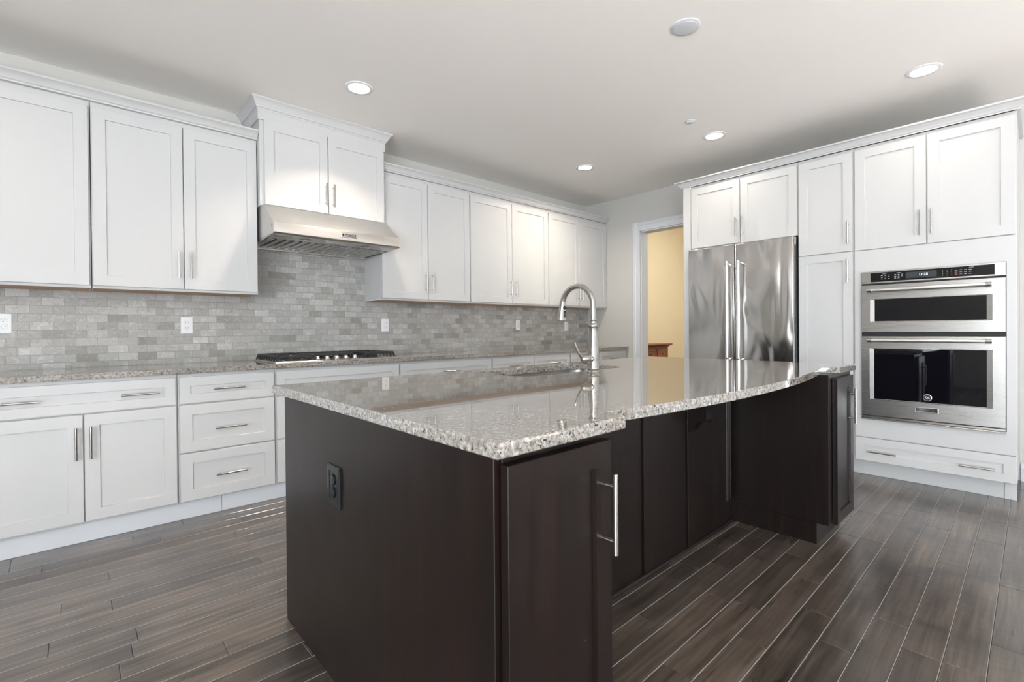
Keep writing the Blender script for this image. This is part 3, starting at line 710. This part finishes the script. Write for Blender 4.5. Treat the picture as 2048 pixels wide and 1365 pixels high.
tag(mb.build('toe_kick_board', MW, bevel=.001), 'white toe kick board under the oven and pantry cabinets', 'toe kick', 'toe kick boards')
cpR = [(0, 2.4785), (.020, 2.4785), (.022, 2.486), (.030, 2.492), (.038, 2.506), (.052, 2.520), (.070, 2.526), (.072, 2.536), (0, 2.536)]
mb = MB(); mb.sweep([(W-.001, -1.757), (F, -1.757), (F, -3.975), (W-.001, -3.975)], [(0, 2.4785), (.018, 2.4785), (.020, 2.486), (.028, 2.492), (.036, 2.508), (.050, 2.522), (.066, 2.527), (.068, 2.537), (0, 2.537)], 1)
mb.box(F-.0195, F-.0005, -3.972, -1.76, 2.4785, 2.486)
tag(mb.build('crown_molding', MW, ang=25), 'white crown molding on top of the refrigerator and oven cabinets', 'molding', 'crown moldings on the cabinets')

# refrigerator
t = thing('refrigerator', (4.65, -2.29, 0), 'stainless steel french-door refrigerator with two long bar handles', 'refrigerator')
FX = 4.275; ff0, ff1, fm = 1.843, 2.735, 2.271
MB().box(FX+.06, 5.0, -2.737, -1.842, .01, 1.855).build('fridge_body', simple('dark_grey_case', (.06, .06, .065), .4), t, bevel=.002)
FF = frR(FX+.055)
def fdoor(a, b, c, d_, label=None):
    o = MB().rect(FF, a, b, c, d_, [(0, 0), (0, .049), (.003, .0535), (.008, .055)]).build('fridge_door', MFR, t, ang=60)
    return o
dl = fdoor(ff0, fm-.0035, .70, 1.866); dr = fdoor(fm+.0035, ff1, .70, 1.866); dz = fdoor(ff0, ff1, .06, .69)
dz['label'] = 'lower freezer drawer front'
MB().box(FX+.02, FX+.0595, -fm-.0034, -fm+.0034, .70, 1.866).build('door_gasket', MGAP, t)
def bigpull(par, u, z0, z1):
    mb = MB(); xh = FX-.052; mb.cyl((xh, -u, z0+.012), (xh, -u, z1-.012), .0135, n=24)
    h = mb.build('handle', MBAR, par)
    for a, b in ((z0, z0+.034), (z1-.034, z1)):
        mb = MB(); mb.cyl((xh, -u, a), (xh, -u, b), .0165, n=24); zc_ = (a+b)/2; mb.cyl((FX, -u, zc_), (xh, -u, zc_), .012, n=16)
        mb.build('handle_bracket', MCHROME, h, bevel=.001)
bigpull(dl, fm-.048, .835, 1.715); bigpull(dr, fm+.050, .835, 1.715)
mb = MB(); xh = FX-.05; mb.cyl((xh, -1.95, .63), (xh, -2.63, .63), .0135, n=20)
for u_ in (1.98, 2.60): mb.cyl((FX, -u_, .63), (xh, -u_, .63), .012, n=14)
mb.build('handle', MHDL, dz)
MB().box(FX+.01, FX+.05, -2.7445, -2.7365, 1.80, 1.862).build('hinge_cover', MCHROME, t)

# wall oven with microwave
OX = F-.0187
t = thing('wall_oven', (4.34, -3.553, .453), 'stainless built-in microwave and oven combination with black glass windows', 'oven')
u0, u1 = 3.178, 3.927
FO = frR(OX)
MB().rect(FO, u0-.002, u1+.002, .452, 1.534, [(0, 0), (0, .004)]).build('oven_chassis', MGAP, t, smooth=False)
p = MB().rect(FO, u0, u1, 1.446, 1.533, [(0, .0042), (0, .020), (.002, .022)]).build('control_panel', MSS, t, smooth=False)
g = MB().rect(FO, u0+.055, u1-.050, 1.456, 1.522, [(0, .0222), (0, .0232)]).build('control_glass', MBLK, p, smooth=False); g['label'] = 'black glass control strip'
mw_ = MB()
def framed_door(name, z0, z1, wz0, wz1, wu0, wu1, th=.030):
    mb = MB(); mb.rect(FO, u0, u1, z0, z1, [(0, .0042), (0, th-.003), (.003, th)]); 
    # front frame around a recessed window: replace cap with ring
    mb.f.pop(); mb.mi.pop()
    o_, U, V, Wd = FO
    def q(a, b, c): return o_+U*a+V*b+Wd*c
    outr = [(u0+.003, z0+.003), (u1-.003, z0+.003), (u1-.003, z1-.003), (u0+.003, z1-.003)]
    inr = [(wu0, wz0), (wu1, wz0), (wu1, wz1), (wu0, wz1)]
    in2 = [(wu0+.026, wz0+.004), (wu1-.026, wz0+.004), (wu1-.026, wz1-.004), (wu0+.026, wz1-.004)]
    mb.loops([[q(a, b, th) for a, b in outr], [q(a, b, th) for a, b in inr], [q(a, b, th-.0018) for a, b in inr], [q(a, b, th-.0042) for a, b in in2]], False, False)
    d_ = mb.build(name, MSS, t, smooth=False)
    MB().loops([[q(a, b, th-.0046) for a, b in in2], [q(a, b, th-.0041) for a, b in in2]]).build('window_glass', MGLASS, d_, smooth=False)
    mb = MB()
    for (a0_, b0), (a1_, b1) in (((wu0-.002, wz0-.002), (wu1+.002, wz0+.001)), ((wu0-.002, wz1-.001), (wu1+.002, wz1+.002)), ((wu0-.002, wz0+.0011), (wu0+.001, wz1-.0011)), ((wu1-.001, wz0+.0011), (wu1+.002, wz1-.0011))):
        mb.rect(FO, a0_, a1_, b0, b1, [(0, th-.001), (0, th+.0012)])
    mb.build('window_bezel', MCHROME, d_, smooth=False)
    return d_
d1 = framed_door('microwave_door', 1.088, 1.434, 1.165, 1.330, 3.232, 3.867)
d2 = framed_door('oven_door', .477, 1.060, .598, .972, 3.228, 3.867)
def oven_pull(par, z):
    xh = OX-.030-.045; mb = MB(); mb.cyl((xh, -3.236, z), (xh, -3.852, z), .0125, n=24)
    h = mb.build('handle', MBAR, par)
    for a, b in ((3.221, 3.250), (3.838, 3.867)):
        mb = MB(); mb.cyl((xh, -a, z), (xh, -b, z), .0150, n=24)
        mb.cyl((OX-.0305, -(a+b)/2, z-.004), (xh, -(a+b)/2, z), .011, n=14)
        mb.build('handle_bracket', MCHROME, h, bevel=.001)
oven_pull(d1, 1.392); oven_pull(d2, 1.030)
mb = MB(); mb.rect(FO, u0, u1, .456, .4745, [(0, .0042), (0, .022), (.003, .026)]); mb.rect(FO, u0-.002, u1+.002, .447, .4555, [(0, .0), (0, .030), (.002, .032)])
mb.build('bottom_vent_trim', MSS, t, smooth=False)
MB().rect(FO, u0, u1, 1.062, 1.086, [(0, .0042), (0, .012)]).build('vent_gap', MGAP, t, smooth=False)
# badge, emblem, clock and printed keys
b_ = MB().rect(FO, 3.482, 3.608, .532, .568, [(0, .0302), (0, .0325), (.003, .0335), (.005, .0322), (.006, .0322)]).build('badge', MCHROME, d2, smooth=False)
text_mesh('badge_lettering', 'KitchenAid', .0205, MIRON, FO, 3.545, .5495, .0326, b_)
em = MB().lathe((OX-.0261, -3.550, .636), [(.024, 0), (.024, .0012), (.0215, .002), (.0205, .001), (.001, .001)], 36, -X).build('emblem', MCHROME, d2)
mb = MB(); mb.lathe((OX-.0273, -3.550, .636), [(.0200, 0), (.0200, .0003), (.001, .0003)], 30, -X); mb.build('emblem_field', MIRON, em)
mb = MB()
for a, b, s_ in ((-.006, .006, .010), (.004, .001, .012), (-.002, -.006, .010), (.009, -.004, .006), (-.010, 0, .006)):
    mb.rect(FO, 3.550+a-s_/2, 3.550+a+s_/2, .636+b-.0017, .636+b+.0017, [(0, .0277), (.0004, .0283)])
mb.build('emblem_figure', MPLATE, em)
MB().rect(FO, 3.435, 3.600, 1.468, 1.510, [(0, .0233), (0, .0236)]).build('clock_display', simple('display_grey', (.045, .05, .055), .15), g, smooth=False)
text_mesh('clock_digits', '11:25', .022, MCLOCK, FO, 3.530, 1.489, .0237, g, .0002)
mb = MB(); mr_ = MB()
def key(m_, u_, z_, w_=.011, h_=.0030): m_.rect(FO, u_-w_/2, u_+w_/2, z_-h_/2, z_+h_/2, [(0, .0233), (0, .0236)])
for c_ in range(3):
    for r_ in range(3): key(mb, 3.300+c_*.020, 1.475+r_*.0125, .010, .0032)
for c_ in range(3):
    for r_ in range(3):
        if not (c_ == 2 and r_ == 0): key(mb, 3.377+c_*.019, 1.475+r_*.0125, .010, .0028)
for c_ in range(3):
    for r_ in range(4): key(mb, 3.630+c_*.022, 1.471+r_*.0115, .0022, .0028)
for c_ in range(4):
    for r_ in range(3): key(mb if r_ == 2 or c_ > 1 else mr_, 3.697+c_*.0225, 1.473+r_*.0135, .013, .0024)
key(mb, 3.315, 1.512, .022, .002); key(mb, 3.395, 1.512, .022, .002); key(mb, 3.77, 1.514, .022, .002)
mb.build('key_print', MMARK, g, smooth=False); mr_.build('red_key_print', MREDMARK, g, smooth=False)

# ================================================================== DRESSER IN THE HALL
t = thing('wooden_dresser', (6.35, .02, 0), 'reddish brown wooden dresser standing beyond the doorway in the yellow room', 'dresser')
dx0, dx1, dy0, dy1 = 5.72, 6.815, -.19, .275
MB().box(dx0, dx1, dy0, dy1, .09, .855).build('dresser_body', MCHERRY, t, bevel=.002)
mb = MB(); mb.sweep([(dx0, dy1), (dx0, dy0), (dx1, dy0), (dx1, dy1)], [(-.02, .856), (.012, .856), (.016, .866), (.030, .876), (.048, .884), (.050, .902), (-.02, .902)], 1)
mb.box(dx0+.019, dx1-.019, dy0+.019, dy1, .8565, .9015); mb.build('top', MCHERRY, t, ang=30)
mb = MB(); mb.box(dx0-.01, dx1+.01, dy0-.01, dy1, .02, .0895)
mb.box(dx0-.01, dx0+.07, dy0-.01, dy0+.07, .0005, .02); mb.box(dx1-.07, dx1+.01, dy0-.01, dy0+.07, .0005, .02); mb.box(dx0-.01, dx0+.07, dy1-.08, dy1, .0005, .02); mb.box(dx1-.07, dx1+.01, dy1-.08, dy1, .0005, .02)
mb.build('plinth', MCHERRY, t)
for a, b in ((5.75, 6.09), (6.12, 6.455), (6.49, 6.775)):
    for c_, d_ in ((.67, .825), (.48, .655), (.29, .465), (.11, .275)):
        dr_ = MB().rect(frL(dy0), a, b, c_, d_, [(0, 0), (0, .010), (.006, .014), (.03, .014), (.034, .008), (.038, .008)]).build('drawer', MCHERRY, t, smooth=False)
        MB().lathe(((a+b)/2, dy0-.008, (c_+d_)/2), [(.006, 0), (.006, .010), (.014, .016), (.014, .022), (.001, .025)], 16, -Y).build('knob', MIRON, dr_)

# ================================================================== CEILING FITTINGS
names = ['recessed ceiling light above the cooktop side, nearest the range hood', 'recessed ceiling light above the far corner wall cabinets',
         'recessed ceiling light in front of the refrigerator, beside the sprinkler cap', 'recessed ceiling light at the right, above the oven cabinet']
for (cx, cy_), nm in zip(CANS[:4], names):
    t = thing('recessed_light', (cx, cy_, H-.006), nm, 'ceiling light', 'lit recessed ceiling lights')
    MB().lathe((cx, cy_, H-.0003), [(.066, 0), (.092, 0), (.092, -.003), (.086, -.006), (.070, -.006), (.066, -.003)], 40).build('trim_ring', MPLATE, t)
    MB().lathe((cx, cy_, H-.0004), [(.0655, 0), (.0655, -.0035), (.050, -.0045), (.001, -.005)], 36).build('lens', MLAMP, t)
t = thing('ceiling_cover_plate', (2.465, -2.770, H-.01), 'blank round white cover plate on the ceiling', 'cover plate')
MB().lathe((2.465, -2.770, H-.0003), [(.076, 0), (.076, -.005), (.073, -.007), (.001, -.008)], 40).build('plate', MTRIM, t)
MB().lathe((2.465, -2.770, H-.0083), [(.060, 0), (.060, -.0015), (.057, -.002), (.001, -.002)], 40).build('raised_disc', MTRIM, t)
t = thing('sprinkler_cap', (3.611, -2.208, H-.01), 'small round white sprinkler cap on the ceiling', 'sprinkler')
MB().lathe((3.611, -2.208, H-.0003), [(.040, 0), (.040, -.004), (.036, -.006), (.028, -.006), (.028, -.012), (.025, -.014), (.001, -.014)], 32).build('cap', MTRIM, t)
